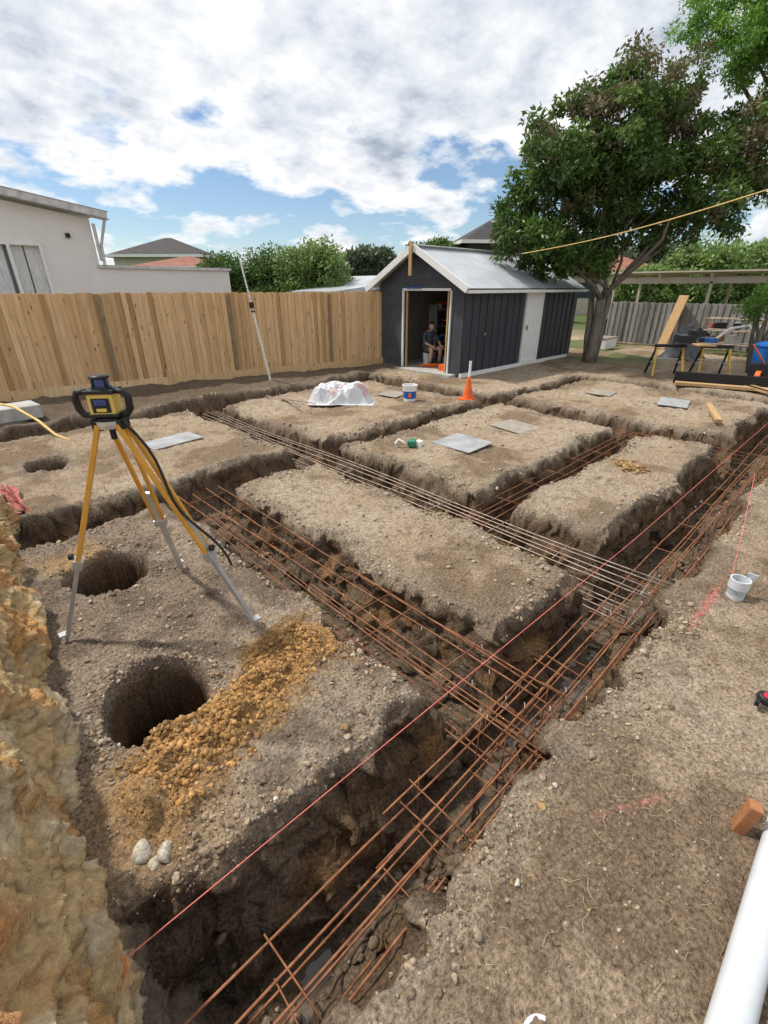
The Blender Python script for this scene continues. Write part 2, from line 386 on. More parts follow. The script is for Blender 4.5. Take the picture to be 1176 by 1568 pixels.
# ------------------------------------------------------------------ ROCK WALL at left
ny_,nt_=620,190
yy,tt=np.meshgrid(np.linspace(-.8,5.8,ny_),np.linspace(0,1,nt_)); yy=yy.ravel(); tt=tt.ravel()
top_h=.95-.62*sm(2.2,5.6,yy)
z0=-.75; z=z0+(top_h-z0)*tt
bx=-.185+.055*yy
xx=bx-.26*np.maximum(z,0)-.10*np.minimum(z,0)
wy_=yy+.12*fbm(yy,z,3,2,77); wz_=z+.12*fbm(yy,z,3,2,78)
big=fbm(wy_,wz_,2.6,2,70); mid=1-2*np.abs(fbm(wy_,wz_*1.5,6,3,71)); fine=1-2*np.abs(fbm(wy_,wz_,17,3,72))
cell=np.floor((big+fbm(wy_,wz_,7,2,79)*.6)*5)/5
xx=xx+.05*big+.05*mid+.022*fine+.07*cell
back=sm(.93,1,tt); xx=xx-back*.8; z=z+.03*big*(1-back)
C=np.tile(np.array([.58,.405,.205]),(len(yy),1))
C=mixc(C,(.72,.58,.37),sm(-.05,.25,fbm(yy,z,5,4,74)))
C=mixc(C,(.52,.27,.10),sm(.0,.3,fbm(yy,z,4,4,75))*.85)
C=mixc(C,(.42,.35,.25),sm(.18,.4,fbm(yy,z,7,4,76))*.5)
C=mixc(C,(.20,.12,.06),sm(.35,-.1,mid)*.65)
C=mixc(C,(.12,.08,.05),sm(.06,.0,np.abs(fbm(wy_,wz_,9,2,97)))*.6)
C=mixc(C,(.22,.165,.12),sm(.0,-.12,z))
C=mixc(C,(.60,.25,.09),sm(.55,.75,z+.15*big)*sm(1.15,.85,yy))
C=mixc(C,(.85,.20,.06),sm(.09,.02,np.hypot(yy-1.05,(z-.1))+.04*np.abs(fine)))
I=np.arange((nt_-1)*(ny_-1)); i=I//(ny_-1); j=I%(ny_-1); a=i*ny_+j
M_rock=soilmat('rock',bumps=((26,.03,5),),flecks=False,cn=((30,.28,5),))
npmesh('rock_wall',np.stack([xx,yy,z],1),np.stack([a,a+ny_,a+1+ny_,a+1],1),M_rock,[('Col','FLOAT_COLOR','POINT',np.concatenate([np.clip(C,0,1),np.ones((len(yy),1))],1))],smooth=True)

# ------------------------------------------------------------------ REBAR
M_rust=mat('rusty_steel',(.13,.052,.028),.75,14,.4,c2=(.40,.175,.085),metal=.1)
M_gal=mat('dull_steel',(.22,.14,.10),.5,12,.3,c2=(.50,.44,.38),metal=.4)
def cage(ax,a0,a1,c0,c1,zt,zb,nb,M,r=.0062,step=.36,name='rebar_cage',j0=.15,legs=3):
    mb=MB()
    def pt(a,c,z): return (a,c,z) if ax=='x' else (c,a,z)
    for lay,z in enumerate((zt,zb)):
        for k in range(nb):
            c=c0+(c1-c0)*k/(nb-1)+random.uniform(-.012,.012)
            n=max(3,int((a1-a0)/.4)); ph=random.uniform(0,6)
            mb.tube([pt(a0+(a1-a0)*i/n+(random.uniform(-j0,j0) if i in(0,n) else 0),c+.012*math.sin(i*.6+ph)+random.uniform(-.003,.003),z-.012+.014*math.sin(i*.5+ph*2)) for i in range(n+1)],r,7)
        a=a0+.15
        while a<a1:
            mb.tube([pt(a,c0-.02,z+.010),pt(a+random.uniform(-.03,.03),c1+.02,z+.010)],r*.65,6); a+=step*random.uniform(.85,1.15)
    a=a0+.2
    while a<a1:
        for c in(c0,c1): mb.tube([pt(a,c,zt+.01),pt(a,c,zb-.05)],r*.6,5)
        a+=step*legs
    return mb.obj(name,M,smooth=True)
cage('x',-.5,12.2,.565,.875,-.11,-.46,4,M_rust,.0054,.62,j0=.0)
cage('x',.9,2.9,.60,.90,-.088,-.43,2,M_rust,.0050,1.2)
cage('y',.55,4.95,1.62,2.06,-.09,-.42,4,M_rust,.0050,.6)
cage('y',.7,2.4,1.66,2.02,-.075,-.40,2,M_rust,.0046,1.1)
cage('y',.55,8.3,3.36,3.70,-.075,-.36,5,M_gal,.0054,.7)
cage('x',3.4,8.2,2.24,2.54,-.12,-.4,4,M_rust,.0054,.6)
cage('y',1.0,4.6,7.85,8.15,-.15,-.4,3,M_rust,.0054,.7)
mb=MB()
for k in range(26):
    px,py=(random.uniform(.3,6),random.choice([.56,.67,.78,.88])) if k%2 else (random.choice([1.62,1.77,1.91,2.06]),random.uniform(.8,4.6))
    mb.tube([(px-.012,py-.01,-.10),(px,py,-.082),(px+.012,py+.01,-.10)],.002,4)
mb.obj('tie_wire',mat('galvanised_wire',(.6,.6,.6),.4))
M_pink=mat('pink_string',(.80,.20,.16),.6)
mb=MB(); mb.tube([(-.25,1.09,.05),(1.5,1.06,.035),(4,1.0,.03),(11.5,.9,.1)],.0024,6); mb.obj('string_line',M_pink)
mb=MB(); mb.tube([(3.75,.26,.12),(3.9,.30,.35),(4.9,.45,.55)],.002,5); mb.obj('string_line',M_pink)
M_yel=mat('yellow_rope',(.75,.52,.20),.7)
mb=MB(); A=P(13,3.41,2.75); B=P(8,5.85,3.36)
mb.tube([A.lerp(B,t)+Vector((0,0,-.10*math.sin(math.pi*t))) for t in np.linspace(0,1,12)],.009,6); mb.obj('rope_line',M_yel)

# ------------------------------------------------------------------ FENCE (timber paling)
M_pine=rndmat('pine',(.42,.26,.12),(.62,.40,.20),(.74,.52,.295),.75,stretch=(14,14,1.1),ns=2.2,grain=.16,knots=True)
def paling_fence(name,A,B,height,M,pw=.1,z0=.06,plinth=True,Mp=None,dark=.05):
    e=empty(name); A=Vector(A);B=Vector(B);d=(B-A);L=d.length;d.normalize();nrm=Vector((-d.y,d.x,0))
    if nrm.dot(-A)<0: nrm=-nrm
    R=Matrix((d,nrm,Vector((0,0,1)))).transposed()
    mb=MB(); k=0; s=0
    while s<L:
        w=pw*random.uniform(.92,1.05)
        hh=height+random.uniform(-.014,.014); off=.028 if k%2 else 0
        r=min(1,max(0,random.gauss(.6,.2)))
        if random.random()<dark: r=0
        ww=w*(.94 if k%2 else 1.2)
        mb.box(A+d*(s+w/2)+nrm*off+Vector((0,0,z0+(hh-z0)/2)),(ww,.018,hh-z0),0,R@Matrix.Rotation(random.uniform(-.007,.007),3,'Y')@Matrix.Rotation(random.uniform(-.03,.03),3,'Z'),r)
        s+=w; k+=1
    mb.obj('palings',M,e,bevel=.002)
    mb=MB(); s=0
    while s<L+.1:
        mb.box(A+d*s-nrm*.07+Vector((0,0,height/2-.05)),(.1,.08,height-.05),0,R); s+=2.4
    for z in(.35,1.0,height-.3): mb.beam(A-nrm*.03+Vector((0,0,z)),B-nrm*.03+Vector((0,0,z)),.04,.075)
    mb.obj('posts_and_rails',Mp or M,e)
    if plinth:
        mb=MB(); s=0
        while s<L:
            l=min(2.4,L-s); mb.box(A+d*(s+l/2)+nrm*.055+Vector((0,0,.12)),(l-.01,.022,.19),0,R,random.uniform(.4,.9))
            mb.box(A+d*(s)+nrm*.060+Vector((0,0,.2)),(.09,.03,.32),0,R,.5); s+=2.4
        mb.obj('plinth_boards',M,e)
        mb=MB(); s=1.1
        while s<L:
            mb.box(A+d*s+nrm*.048+Vector((0,0,1.05)),(.07,.014,1.62),0,R@Matrix.Rotation(random.uniform(-.012,.012),3,'Y')); s+=2.55
        mb.obj('stained_palings',M_stain,e)
    return e
M_stain=mat('weathered_pine',(.15,.11,.075),.8,6,.3,stretch=(8,8,1),c2=(.36,.26,.17))
paling_fence('timber_paling_fence',(-3.2,12.22,0),(9.55,9.93,0),1.9,M_pine)
M_grey=rndmat('weathered_timber',(.15,.145,.14),(.26,.25,.24),(.38,.37,.35),.85,stretch=(14,14,1.1),ns=2.5,grain=.3)
paling_fence('weathered_paling_fence',(20.2,8.4,0),(20.0,-4,0),1.5,M_grey,plinth=False)

# ------------------------------------------------------------------ SHED
e=empty('garden_shed')
M_char=mat('charcoal_cladding',(.045,.048,.058),.5,3,.25,bump=.002,stretch=(1,1,.3))
M_char2=mat('charcoal_render',(.064,.067,.078),.7,5,.2,bump=.002)
M_white=mat('white_paint',(.78,.78,.76),.45,6,.06)
M_rib=mat('galvanised_roof',(.42,.45,.48),.38,1.2,.2,metal=.35,c2=(.62,.65,.67))
X0,X1,Y0,Y1=9.5,15.0,7.15,10.0; YC=8.58; SL=.545; ZR=2.88
zr=lambda yv:ZR-abs(yv-YC)*SL
mb=MB(); mb.prism([(Y0,0),(7.55,0),(7.55,1.93),(9.08,1.93),(9.08,0),(Y1,0),(Y1,zr(Y1)-.03),(YC,ZR-.03),(Y0,zr(Y0)-.03)],0,X0,X0+.09)
mb.obj('front_wall',M_char2,e)
mb=MB(); mb.prism([(Y0,0),(Y1,0),(Y1,zr(Y1)-.03),(YC,ZR-.03),(Y0,zr(Y0)-.03)],0,X1-.09,X1)
mb.box(((X0+X1)/2,Y1-.04,1.03),(X1-X0-.19,.075,2.06)); mb.box(((X0+X1)/2,Y0+.043,1.03),(X1-X0-.19,.075,2.06)); mb.obj('walls',M_char2,e)
mb=MB(); a=X0+.03
while a<X1:
    wv=.29
    if not(12.15<a+.14<13.1):
        mb.box((a+wv/2,Y0-.008,1.06),(wv-.012,.016,1.96),0); mb.box((a,Y0-.018,1.06),(.03,.036,1.96),0)
    a+=.3
mb.obj('side_cladding',M_char,e)
mb=MB(); mb.box(((X0+X1)/2,Y0-.03,.03),(X1-X0+.05,.06,.1)); mb.box((12.62,Y0-.03,1.0),(.80,.05,1.92)); mb.box((12.2,Y0-.035,1.0),(.05,.07,2.0)); mb.box((13.05,Y0-.035,1.0),(.05,.07,2.0)); 
mb.box((12.62,Y0-.057,1.0),(.5,.008,1.5)); mb.box((12.62,Y0-.063,.1),(.7,.02,.1)); mb.obj('side_door',M_white,e,bevel=.003)
mb=MB(); mb.box((12.3,Y0-.08,1.0),(.03,.05,.12)); mb.box((10.35,Y0-.06,.95),(.05,.04,.06)); mb.obj('door_handle',M_gal,e)
for sgn in(-1,1):
    nu,nv=int((X1-X0+.5)/.0095),6; u=np.linspace(X0-.27,X1+.2,nu); v=np.linspace(0,(Y1-Y0)/2+.24,nv)
    U,Vv=np.meshgrid(u,v); Z=ZR-Vv*SL+.011*np.sin(U*2*np.pi/.076)+.01
    VV=np.stack([U.ravel(),(YC+sgn*Vv).ravel(),Z.ravel()],1)
    I=np.arange((nv-1)*(nu-1)); i=I//(nu-1); j=I%(nu-1); a=i*nu+j
    o=npmesh('roof_sheet',VV,np.stack([a,a+1,a+1+nu,a+nu],1),M_rib,smooth=True,parent=e)
mb=MB()
for sgn in(-1,1):
    yb=YC+sgn*1.69; mb.beam((X0-.27,YC,ZR-.01),(X0-.27,yb,ZR-1.69*SL-.01),.03,.15,0,up=(0,0,1))
    mb.beam((X0-.24,yb,ZR-1.69*SL-.045),(X1+.2,yb,ZR-1.69*SL-.045),.06,.07)
mb.beam((X0-.28,YC,ZR+.03),(X1+.2,YC,ZR+.03),.22,.02)
mb.obj('barge_boards_and_gutters',M_white,e,bevel=.004)
mb=MB(); 
mb.box((X0-.012,9.10,.97),(.05,.05,1.98)); mb.box((X0-.012,8.33,1.955),(.05,1.56,.055)); mb.box((X0-.012,7.53,.97),(.05,.04,1.93)); mb.obj('door_frame',M_white,e,bevel=.003)
M_tim=mat('timber',(.48,.31,.15),.75,4,.25,stretch=(8,8,1))
mb=MB(); mb.box((X0-.32,YC+.02,2.62),(.03,.09,.72)); mb.box((X0+.03,9.0,1.0),(.035,.04,1.9)); mb.box((X0+.03,7.64,1.0),(.035,.04,1.9)); mb.obj('timber_battens',M_tim,e)
M_conc=mat('concrete',(.42,.41,.38),.85,6,.2,bump=.004)
mb=MB(); mb.box(((X0+X1)/2-.15,(Y0+Y1)/2,.01),(X1-X0-.2+.4,Y1-Y0-.25,.07)); mb.obj('floor_slab',M_conc,e)
M_blue=mat('blue_plastic',(.02,.13,.42),.4); M_org=mat('orange_plastic',(.85,.15,.03),.45); M_blk=mat('black_plastic',(.02,.02,.022),.45)
M_int=mat('interior_lining',(.24,.22,.20),.8)
mb=MB(); mb.box((13.4,8.58,1.03),(.04,2.7,2.0)); mb.box((11.9,Y1-.1,1.03),(3.,.03,2.0)); mb.obj('interior_lining',M_int,e)
mb=MB()
for z in(.5,.95,1.4): mb.box((12.1,9.65,z),(1.6,.3,.03))
for xx_ in(11.35,12.85): mb.box((xx_,9.65,.8),(.04,.3,1.5))
mb.obj('shelving',M_conc,e)
mb=MB()
for k in range(26):
    z=random.choice([.53,.98,1.43]); w=random.uniform(.08,.2); mb.box((random.uniform(11.45,12.7),9.6,z+w/2),(w,.2,w),random.randrange(4))
mb.box((10.2,8.0,.2),(.3,.3,.28),0); mb.box((9.85,7.85,.12),(.35,.25,.16),1); mb.box((10.4,7.7,.25),(.25,.25,.4),3)
for k in range(7): mb.tube([(9.75+.05*k,8.75-.05*k,.06),(9.8+.05*k,8.6-.06*k,.14),(9.95+.05*k,8.45-.05*k,.06)],.018,6,1)
mb.obj('stored_boxes',[M_blue,M_org,M_white,M_blk],e,bevel=.006)
mb=MB(); mb.box((X0-.06,8.7,1.99),(.03,.5,.03)); mb.obj('spirit_level',M_blue,e)

# ------------------------------------------------------------------ PERSON (sitting in doorway of shed)
def skinmesh(name,verts,edges,rad,root=0,sub=1):
    me=bpy.data.meshes.new(name); me.from_pydata(verts,edges,[]); o=bpy.data.objects.new(name,me); COL.objects.link(o)
    md=o.modifiers.new('s','SKIN'); md.use_smooth_shade=True
    sv=me.skin_vertices[0].data
    for i,r in enumerate(rad): sv[i].radius=(r,r)
    sv[root].use_root=True
    s=o.modifiers.new('u','SUBSURF'); s.levels=sub; s.render_levels=sub
    dg=bpy.context.evaluated_depsgraph_get(); m2=bpy.data.meshes.new_from_object(o.evaluated_get(dg))
    bpy.data.objects.remove(o); o=bpy.data.objects.new(name,m2); COL.objects.link(o); return o
pe=empty('seated_man')
M_skin=mat('skin',(.60,.36,.26),.55,20,.08); M_shirt=mat('shirt',(.09,.10,.13),.85); M_short=mat('shorts',(.13,.12,.10),.85); M_hair=mat('hair',(.04,.025,.015),.7); M_boot=mat('boots',(.16,.11,.07),.7)
try:
    v=[(0,0,.44),(.02,0,.60),(.06,0,.76),(.09,0,.85),(.12,0,.93)]; ed=[(0,1),(1,2),(2,3),(3,4)]; rd=[.13,.125,.135,.09,.055]
    for s_ in(-1,1):
        o_=len(v); v+=[(.06,.17*s_,.82),(.19,.24*s_,.62),(.38,.16*s_,.54),(.45,.14*s_,.53)]; ed+=[(3,o_),(o_,o_+1),(o_+1,o_+2),(o_+2,o_+3)]; rd+=[.06,.047,.032,.03]
        o_=len(v); v+=[(.05,.10*s_,.42),(.42,.15*s_,.46),(.38,.15*s_,.25),(.36,.15*s_,.08),(.48,.16*s_,.05)]; ed+=[(0,o_)]+[(o_+q,o_+q+1) for q in range(4)]; rd+=[.1,.07,.055,.045,.04]
    body=skinmesh('body',v,ed,rd)
    for m_ in(M_skin,M_shirt,M_short,M_boot): body.data.materials.append(m_)
    for p_ in body.data.polygons:
        c_=p_.center; i_=0
        if c_.z<.13 : i_=3
        elif c_.z<.56 and c_.x<.34 and abs(c_.y)<.26 and c_.z>.34: i_=2
        elif c_.x<.24 and .5<c_.z<.88: i_=1
        p_.material_index=i_
    body.parent=pe
    hd=MB(); hv,hf=ico(3); hv=hv*np.array([.088,.073,.112]); hv[:,0]+=np.where((hv[:,2]<-.02)&(hv[:,0]>0),.008,0)
    hd._add([Vector(q)+Vector((.16,0,1.03)) for q in hv],[tuple(int(w) for w in q) for q in hf],0)
    hd.tube([(.235,0,1.05),(.262,0,1.015),(.24,0,1.005)],[.009,.014,.010],8,0)
    hd.box((.238,0,.975),(.012,.045,.010),2)
    for s_ in(-1,1):
        hd.lathe((.16,.074*s_,1.03),[(.004,-.028),(.014,-.015),(.018,.012),(.004,.028)],8,0); hd.box((.236,.03*s_,1.055),(.012,.02,.009),1)
    hv2=hv[:]; hv2=hv2*np.array([1.07,1.08,1.06])
    fc=[tuple(int(w) for w in q) for q in hf if (hv2[q].mean(0)[2]>.045 or (hv2[q].mean(0)[0]<-.01 and hv2[q].mean(0)[2]>-.05))]
    hd._add([Vector(q)+Vector((.157,0,1.035)) for q in hv2],fc,1)
    hd.obj('head',[M_skin,M_hair,M_boot],pe,smooth=True)
    hn=MB()
    for s_ in(-1,1):
        hn.tube([(.44,.14*s_,.53),(.49,.14*s_,.525),(.52,.14*s_,.51)],[.024,.034,.03],8)
        for q in range(4):
            yq=(.14+(q-1.5)*.018)*s_; hn.tube([(.51,yq,.512),(.545-.004*abs(q-1.5),yq,.49),(.55,yq,.46)],[.0095,.0085,.007],6)
        hn.tube([(.47,(.14-.03)*s_,.52),(.50,(.14-.055)*s_,.50),(.525,(.14-.058)*s_,.485)],[.011,.010,.008],6)
    hn.obj('hands',M_skin,pe,smooth=True)
except Exception as ex: print('person',ex)
st=MB(); st.lathe((0,0,.03),[(.11,0),(.14,.29),(.0,.29)],18); st.obj('upturned_bucket_seat',M_white,pe)
pe.location=(10.35,8.95,.03); pe.rotation_euler=(0,0,math.radians(255))

# ------------------------------------------------------------------ TRIPOD + LASER LEVEL
e=empty('laser_level_tripod')
M_leg=mat('yellow_fibreglass',(.66,.33,.055),.45,10,.12); M_alu=mat('aluminium',(.55,.56,.57),.35,20,.12,metal=.6)
hx,hy,hz=.64,2.80,1.34
feet=[(.12,2.99,.0),(.99,3.33,0),(1.075,2.31,0)]
for k,(fx,fy,fz) in enumerate(feet):
    H0=Vector((hx,hy,hz)); Fv=Vector((fx,fy,float(ground(np.array([fx]),np.array([fy]))[0])-.01))
    out=(Fv-H0); out.z=0; out.normalize(); side=Vector((-out.y,out.x,0))
    T=H0+out*.06
    d=(Fv-T); L=d.length; dn_=d.normalized()
    mb=MB()
    for s_ in(-1,1): mb.beam(T+side*.036*s_,T+dn_*L*.60+side*.024*s_,.022,.026,0,up=out)
    mb.obj('upper_leg',M_leg,e,bevel=.003)
    mb=MB(); mb.beam(T+dn_*L*.40,T+dn_*L*.97,.034,.024,0,up=out); mb.tube([T+dn_*L*.95,Fv],[.016,.004],8)
    mb.box(T+dn_*L*.60,(.075,.05,.06),0,dn_.to_track_quat('Z','Y').to_matrix()); mb.box(T,(.085,.05,.06),1,side.to_track_quat('X','Z').to_matrix())
    mb.box(T+dn_*L*.945+out*.025,(.05,.05,.012),0); mb.tube([T+dn_*L*.56+out*.03,T+dn_*L*.56+out*.055],.02,10,1)
    mb.obj('lower_leg',[M_alu,M_blk],e,bevel=.002)
mb=MB(); mb.lathe((hx,hy,hz),[(.0,-.02),(.07,-.02),(.075,0),(.075,.02),(.0,.02)],24,0); mb.lathe((hx,hy,hz-.09),[(.0,0),(.016,0),(.016,.08)],12,1); mb.obj('tripod_head',[M_alu,M_blk],e,smooth=False)
M_lyel=mat('instrument_yellow',(.72,.52,.13),.4,10,.08); M_gl=mat('blue_glass',(.02,.05,.22),.08,spec=.8)
cx,cy,cz=hx,hy,hz+.02
Rz=Matrix.Rotation(math.radians(-44+8),3,'Z')
def W_(p): return Rz@Vector(p)+Vector((cx,cy,cz))
mb=MB(); mb.lathe((cx,cy,cz),[(0,0),(.06,0),(.065,.012),(.05,.022),(.0,.022)],20,1)
mb.box(W_((0,0,.085)),(.125,.11,.115),0,Rz); mb.box(W_((0,-.058,.085)),(.09,.006,.075),1,Rz); mb.box(W_((0,-.063,.1)),(.06,.006,.03),2,Rz); mb.box(W_((0,-.063,.062)),(.05,.006,.018),0,Rz)
mb.box(W_((0,0,.153)),(.15,.13,.02),1,Rz)
mb.box(W_((0,0,.032)),(.15,.13,.015),1,Rz)
mb.obj('laser_body',[M_lyel,M_blk,M_gl],e,bevel=.006)
mb=MB(); mb.lathe((cx,cy,cz+.163),[(.05,0),(.05,.012),(.036,.014),(.036,.052),(.05,.054),(.047,.066),(0,.068)],20,0)
mb.lathe((cx,cy,cz+.178),[(.04,0),(.04,.036)],20,1)
for k in range(4):
    a=k*math.pi/2+.4; mb.tube([Vector((cx+.045*math.cos(a),cy+.045*math.sin(a),cz+.165)),Vector((cx+.045*math.cos(a),cy+.045*math.sin(a),cz+.22))],.006,6,0)
for s_ in(-1,1):
    mb.tube([W_((.065*s_,-.03,.155)),W_((.115*s_,-.03,.15)),W_((.13*s_,-.025,.12)),W_((.125*s_,-.02,.06)),W_((.105*s_,-.02,.03)),W_((.06*s_,-.02,.025))],[.014,.017,.02,.02,.018,.014],8,0)
mb.obj('laser_handles_and_lantern',[M_blk,M_gl],e,smooth=True)
mb=MB(); T=Vector((hx+.04,hy-.08,hz)); Q=Vector((1.0,2.42,.42)); mb.tube([T.lerp(Q,t)+Vector((.03*math.sin(t*9),0,.02-.03*math.sin(t*3.1))) for t in np.linspace(0,1,14)],.008,6); mb.obj('carry_strap',M_blk,e)

# levelling staff
mb=MB(); b0=Vector((5.66,9.6,.02)); t0=P(10.9,-2.99,2.5); mb.beam(b0,b0.lerp(t0,.62),.05,.03,0); mb.beam(b0.lerp(t0,.60),t0,.038,.022,0)
mb.box(b0.lerp(t0,.66),(.09,.05,.12),1); mb.box(b0.lerp(t0,.61),(.07,.05,.04),1)
for k in range(22): mb.box(b0.lerp(t0,.03+k*.04)+Vector((-.012,-.018,0)),(.012,.012,.02),1 if k%2 else 2)
mb.obj('levelling_staff',[M_white,M_blk,M_org])

# ------------------------------------------------------------------ PLASTIC BAG
n=120; u,v=np.meshgrid(np.linspace(-1,1,n),np.linspace(-1,1,n)); u=u.ravel();v=v.ravel()
r=np.maximum(np.abs(u),np.abs(v))**2*.6+np.hypot(u,v)*.4
hh=.24*sm(1.05,.5,r+.25*fbm(u,v,1.6,2,80))*(1+.45*fbm(u,v,1.5,2,81))+.05*(1-np.abs(fbm(u+.5*v,v-.3*u,2.6,4,82))*4)*sm(1,.7,r)
ca,sa=math.cos(-.75),math.sin(-.75); bx_=u*.62*(1+.15*fbm(u,v,1.5,2,83)); by_=v*.36*(1+.2*fbm(u,v,1.5,2,84))
I=np.arange((n-1)**2); i=I//(n-1); j=I%(n-1); a=i*n+j
M_bag,nt,b=newmat('white_plastic_sheet')
tc=N(nt,'ShaderNodeTexCoord'); nz=N(nt,'ShaderNodeTexNoise'); nz.inputs['Scale'].default_value=3.2; nt.links.new(tc.outputs['Object'],nz.inputs[0])
rr=N(nt,'ShaderNodeValToRGB'); rr.color_ramp.elements[0].position=.60; rr.color_ramp.elements[0].color=(.62,.63,.65,1); rr.color_ramp.elements[1].position=.66; rr.color_ramp.elements[1].color=(.58,.40,.38,1)
nt.links.new(nz.outputs[0],rr.inputs[0]); nt.links.new(rr.outputs[0],b.inputs['Base Color']); b.inputs['Roughness'].default_value=.35
npmesh('plastic_bag',np.stack([5.68+bx_*ca-by_*sa,7.05+bx_*sa+by_*ca,hh+.01],1),np.stack([a,a+1,a+1+n,a+n],1),M_bag,smooth=True)

# bucket
mb=MB(); c=(6.6,6.12,.02); mb.lathe(c,[(.0,0),(.115,0),(.12,.06)],20,0); mb.lathe(c,[(.12,.06),(.133,.20)],20,1); mb.lathe(c,[(.133,.20),(.14,.29),(.148,.29),(.148,.31),(.135,.31),(.11,.04),(0,.03)],20,0)
mb.tube([(6.6+.145*math.cos(t),6.12+.02,.30-.11*math.sin(t)) for t in np.linspace(0,math.pi,10)],.004,5,2)
mb.box((6.51,6.03,.15),(.05,.05,.08),3,Matrix.Rotation(.78,3,'Z'))
mb.obj('paint_bucket',[M_white,M_blue,M_gal,M_org],smooth=False)
mb=MB(); c=(7.52,5.42,.02); mb.box((c[0],c[1],.03),(.27,.27,.03),0); mb.lathe((c[0],c[1],.04),[(.105,0),(.085,.12)],18,0); mb.lathe((c[0],c[1],.04),[(.085,.12),(.065,.22)],18,0); mb.lathe((c[0],c[1],.04),[(.065,.22),(.03,.40),(.022,.42)],18,0)
mb.tube([(c[0],c[1],.40),(c[0]+.01,c[1],.74)],.025,10,1); mb.obj('traffic_cone',[M_org,M_white])

# pit covers
M_cov=mat('fibre_cement_sheet',(.33,.34,.34),.75,5,.25); M_cov2=mat('dusty_sheet',(.31,.28,.235),.85,6,.25)
for k,(cx_,cy_,sx,sy,rot) in enumerate([(2.25,6.7,.75,.42,.15),(5.1,3.7,.62,.62,.05),(6.55,3.75,.55,.6,-.1),(10.1,2.5,.75,.5,.2),(6.75,6.72,.5,.45,.2),(10.0,3.85,.5,.5,.1)]):
    z_=float(ground(np.array([cx_]),np.array([cy_]))[0]); mb=MB(); R=Matrix.Rotation(rot,3,'Z')@Matrix.Rotation(.02,3,'X')
    mb.box((cx_,cy_,z_+.026),(sx,sy,.010),0,R); mb.box((cx_,cy_,z_+.012),(sx*.9,sy*.9,.014),1,R)
    mb.obj('pit_cover_sheet',[M_cov if k in(0,1,3) else M_cov2,M_conc],bevel=.003)
mb=MB()
for k in range(5):
    a=Vector((4.8+random.uniform(-.3,.3),7.3+random.uniform(-.3,.5),.04)); mb.tube([a,a+Vector((random.uniform(-.4,.4),.8,.02))],.012,6)
mb.obj('steel_offcuts',M_gal)
mb=MB(); M_grn=mat('green_tool',(.03,.2,.12),.4)
mb.box((4.55,4.15,.07),(.16,.1,.07),0,Matrix.Rotation(.5,3,'Z')); mb.tube([(4.46,4.2,.07),(4.40,4.27,.12),(4.37,4.3,.06)],.02,8,1); mb.box((4.62,4.08,.06),(.07,.09,.08),1); mb.obj('cordless_drill',[M_grn,M_white],bevel=.008)

# ------------------------------------------------------------------ PVC pipes, pegs, tape
M_pvc=mat('white_pvc',(.60,.63,.66),.28,3,.08,spec=.5)
def openpipe(name,p0,p1,r,M):
    mb=MB(); p0=Vector(p0);p1=Vector(p1); R=(p1-p0).to_track_quat('Z','Y').to_matrix(); L=(p1-p0).length
    mb.lathe(p0,[(r,0),(r,L),(r*.9,L),(r*.9,-.0),(r,0)],48,0,R); return mb.obj(name,M,smooth=False)
openpipe('pvc_pipe',(.3,-.295,.055),(4.6,-.36,.055),.055,M_pvc)
mb=MB(); mb.lathe((3.70,.20,-.02),[(.055,0),(.055,.10),(.064,.10),(.064,.17),(.055,.17),(.055,.05),(0,.05)],24,0); mb.box((3.76,.15,.16),(.02,.06,.05),1); mb.obj('pvc_riser',[M_pvc,M_alu])
mb=MB(); mb.lathe((.70,.06,-.03),[(.05,0),(.05,.035),(.058,.035),(.058,.055),(.046,.055),(.046,.03),(0,.03)],32,0); mb.obj('pvc_riser',[M_pvc])
mb=MB(); mb.box((1.83,-.20,.06),(.05,.045,.22),0,Matrix.Rotation(.3,3,'Z')@Matrix.Rotation(.12,3,'X')); mb.obj('survey_peg',mat('red_timber',(.36,.16,.07),.8,10,.3),bevel=.004)
mb=MB(); mb.lathe((2.68,-.14,.04),[(0,-.02),(.035,-.02),(.042,-.01),(.042,.012),(.034,.02),(0,.02)],18,0,Matrix.Rotation(.3,3,'X')); mb.lathe((2.68,-.14,.055),[(.0,.012),(.022,.01),(.024,0)],16,1); mb.box((2.64,-.115,.03),(.05,.02,.03),0)
mb.obj('tape_measure',[M_blk,mat('red_plastic',(.6,.02,.05),.4)],bevel=.002)

mb=MB(); mb.box((.72,9.5,.18),(.9,.5,.22),0,Matrix.Rotation(.1,3,'Z')); mb.obj('concrete_block',M_conc,bevel=.02)
mb=MB(); mb.tube([(.5,9.3,.45),(.8,8.9,.38),(1.0,8.5,.2),(1.1,8.1,.05),(1.2,7.7,.03)],.02,8); mb.obj('yellow_conduit',M_yel,smooth=True)
n=60; u,v=np.meshgrid(np.linspace(-1,1,n),np.linspace(-1,1,n)); u=u.ravel();v=v.ravel(); rr_=np.hypot(u,v)
hh=.1*sm(1.1,.2,rr_)+.09*fbm(u,v,2.5,4,85); I=np.arange((n-1)**2); i=I//(n-1); j=I%(n-1); a=i*n+j
npmesh('red_cloth',np.stack([.25+u*.08+.05*fbm(u,v,2,2,86),5.75+v*.42,hh+.03],1),np.stack([a,a+1,a+1+n,a+n],1),mat('red_fabric',(.45,.15,.13),.8,12,.3),smooth=True)

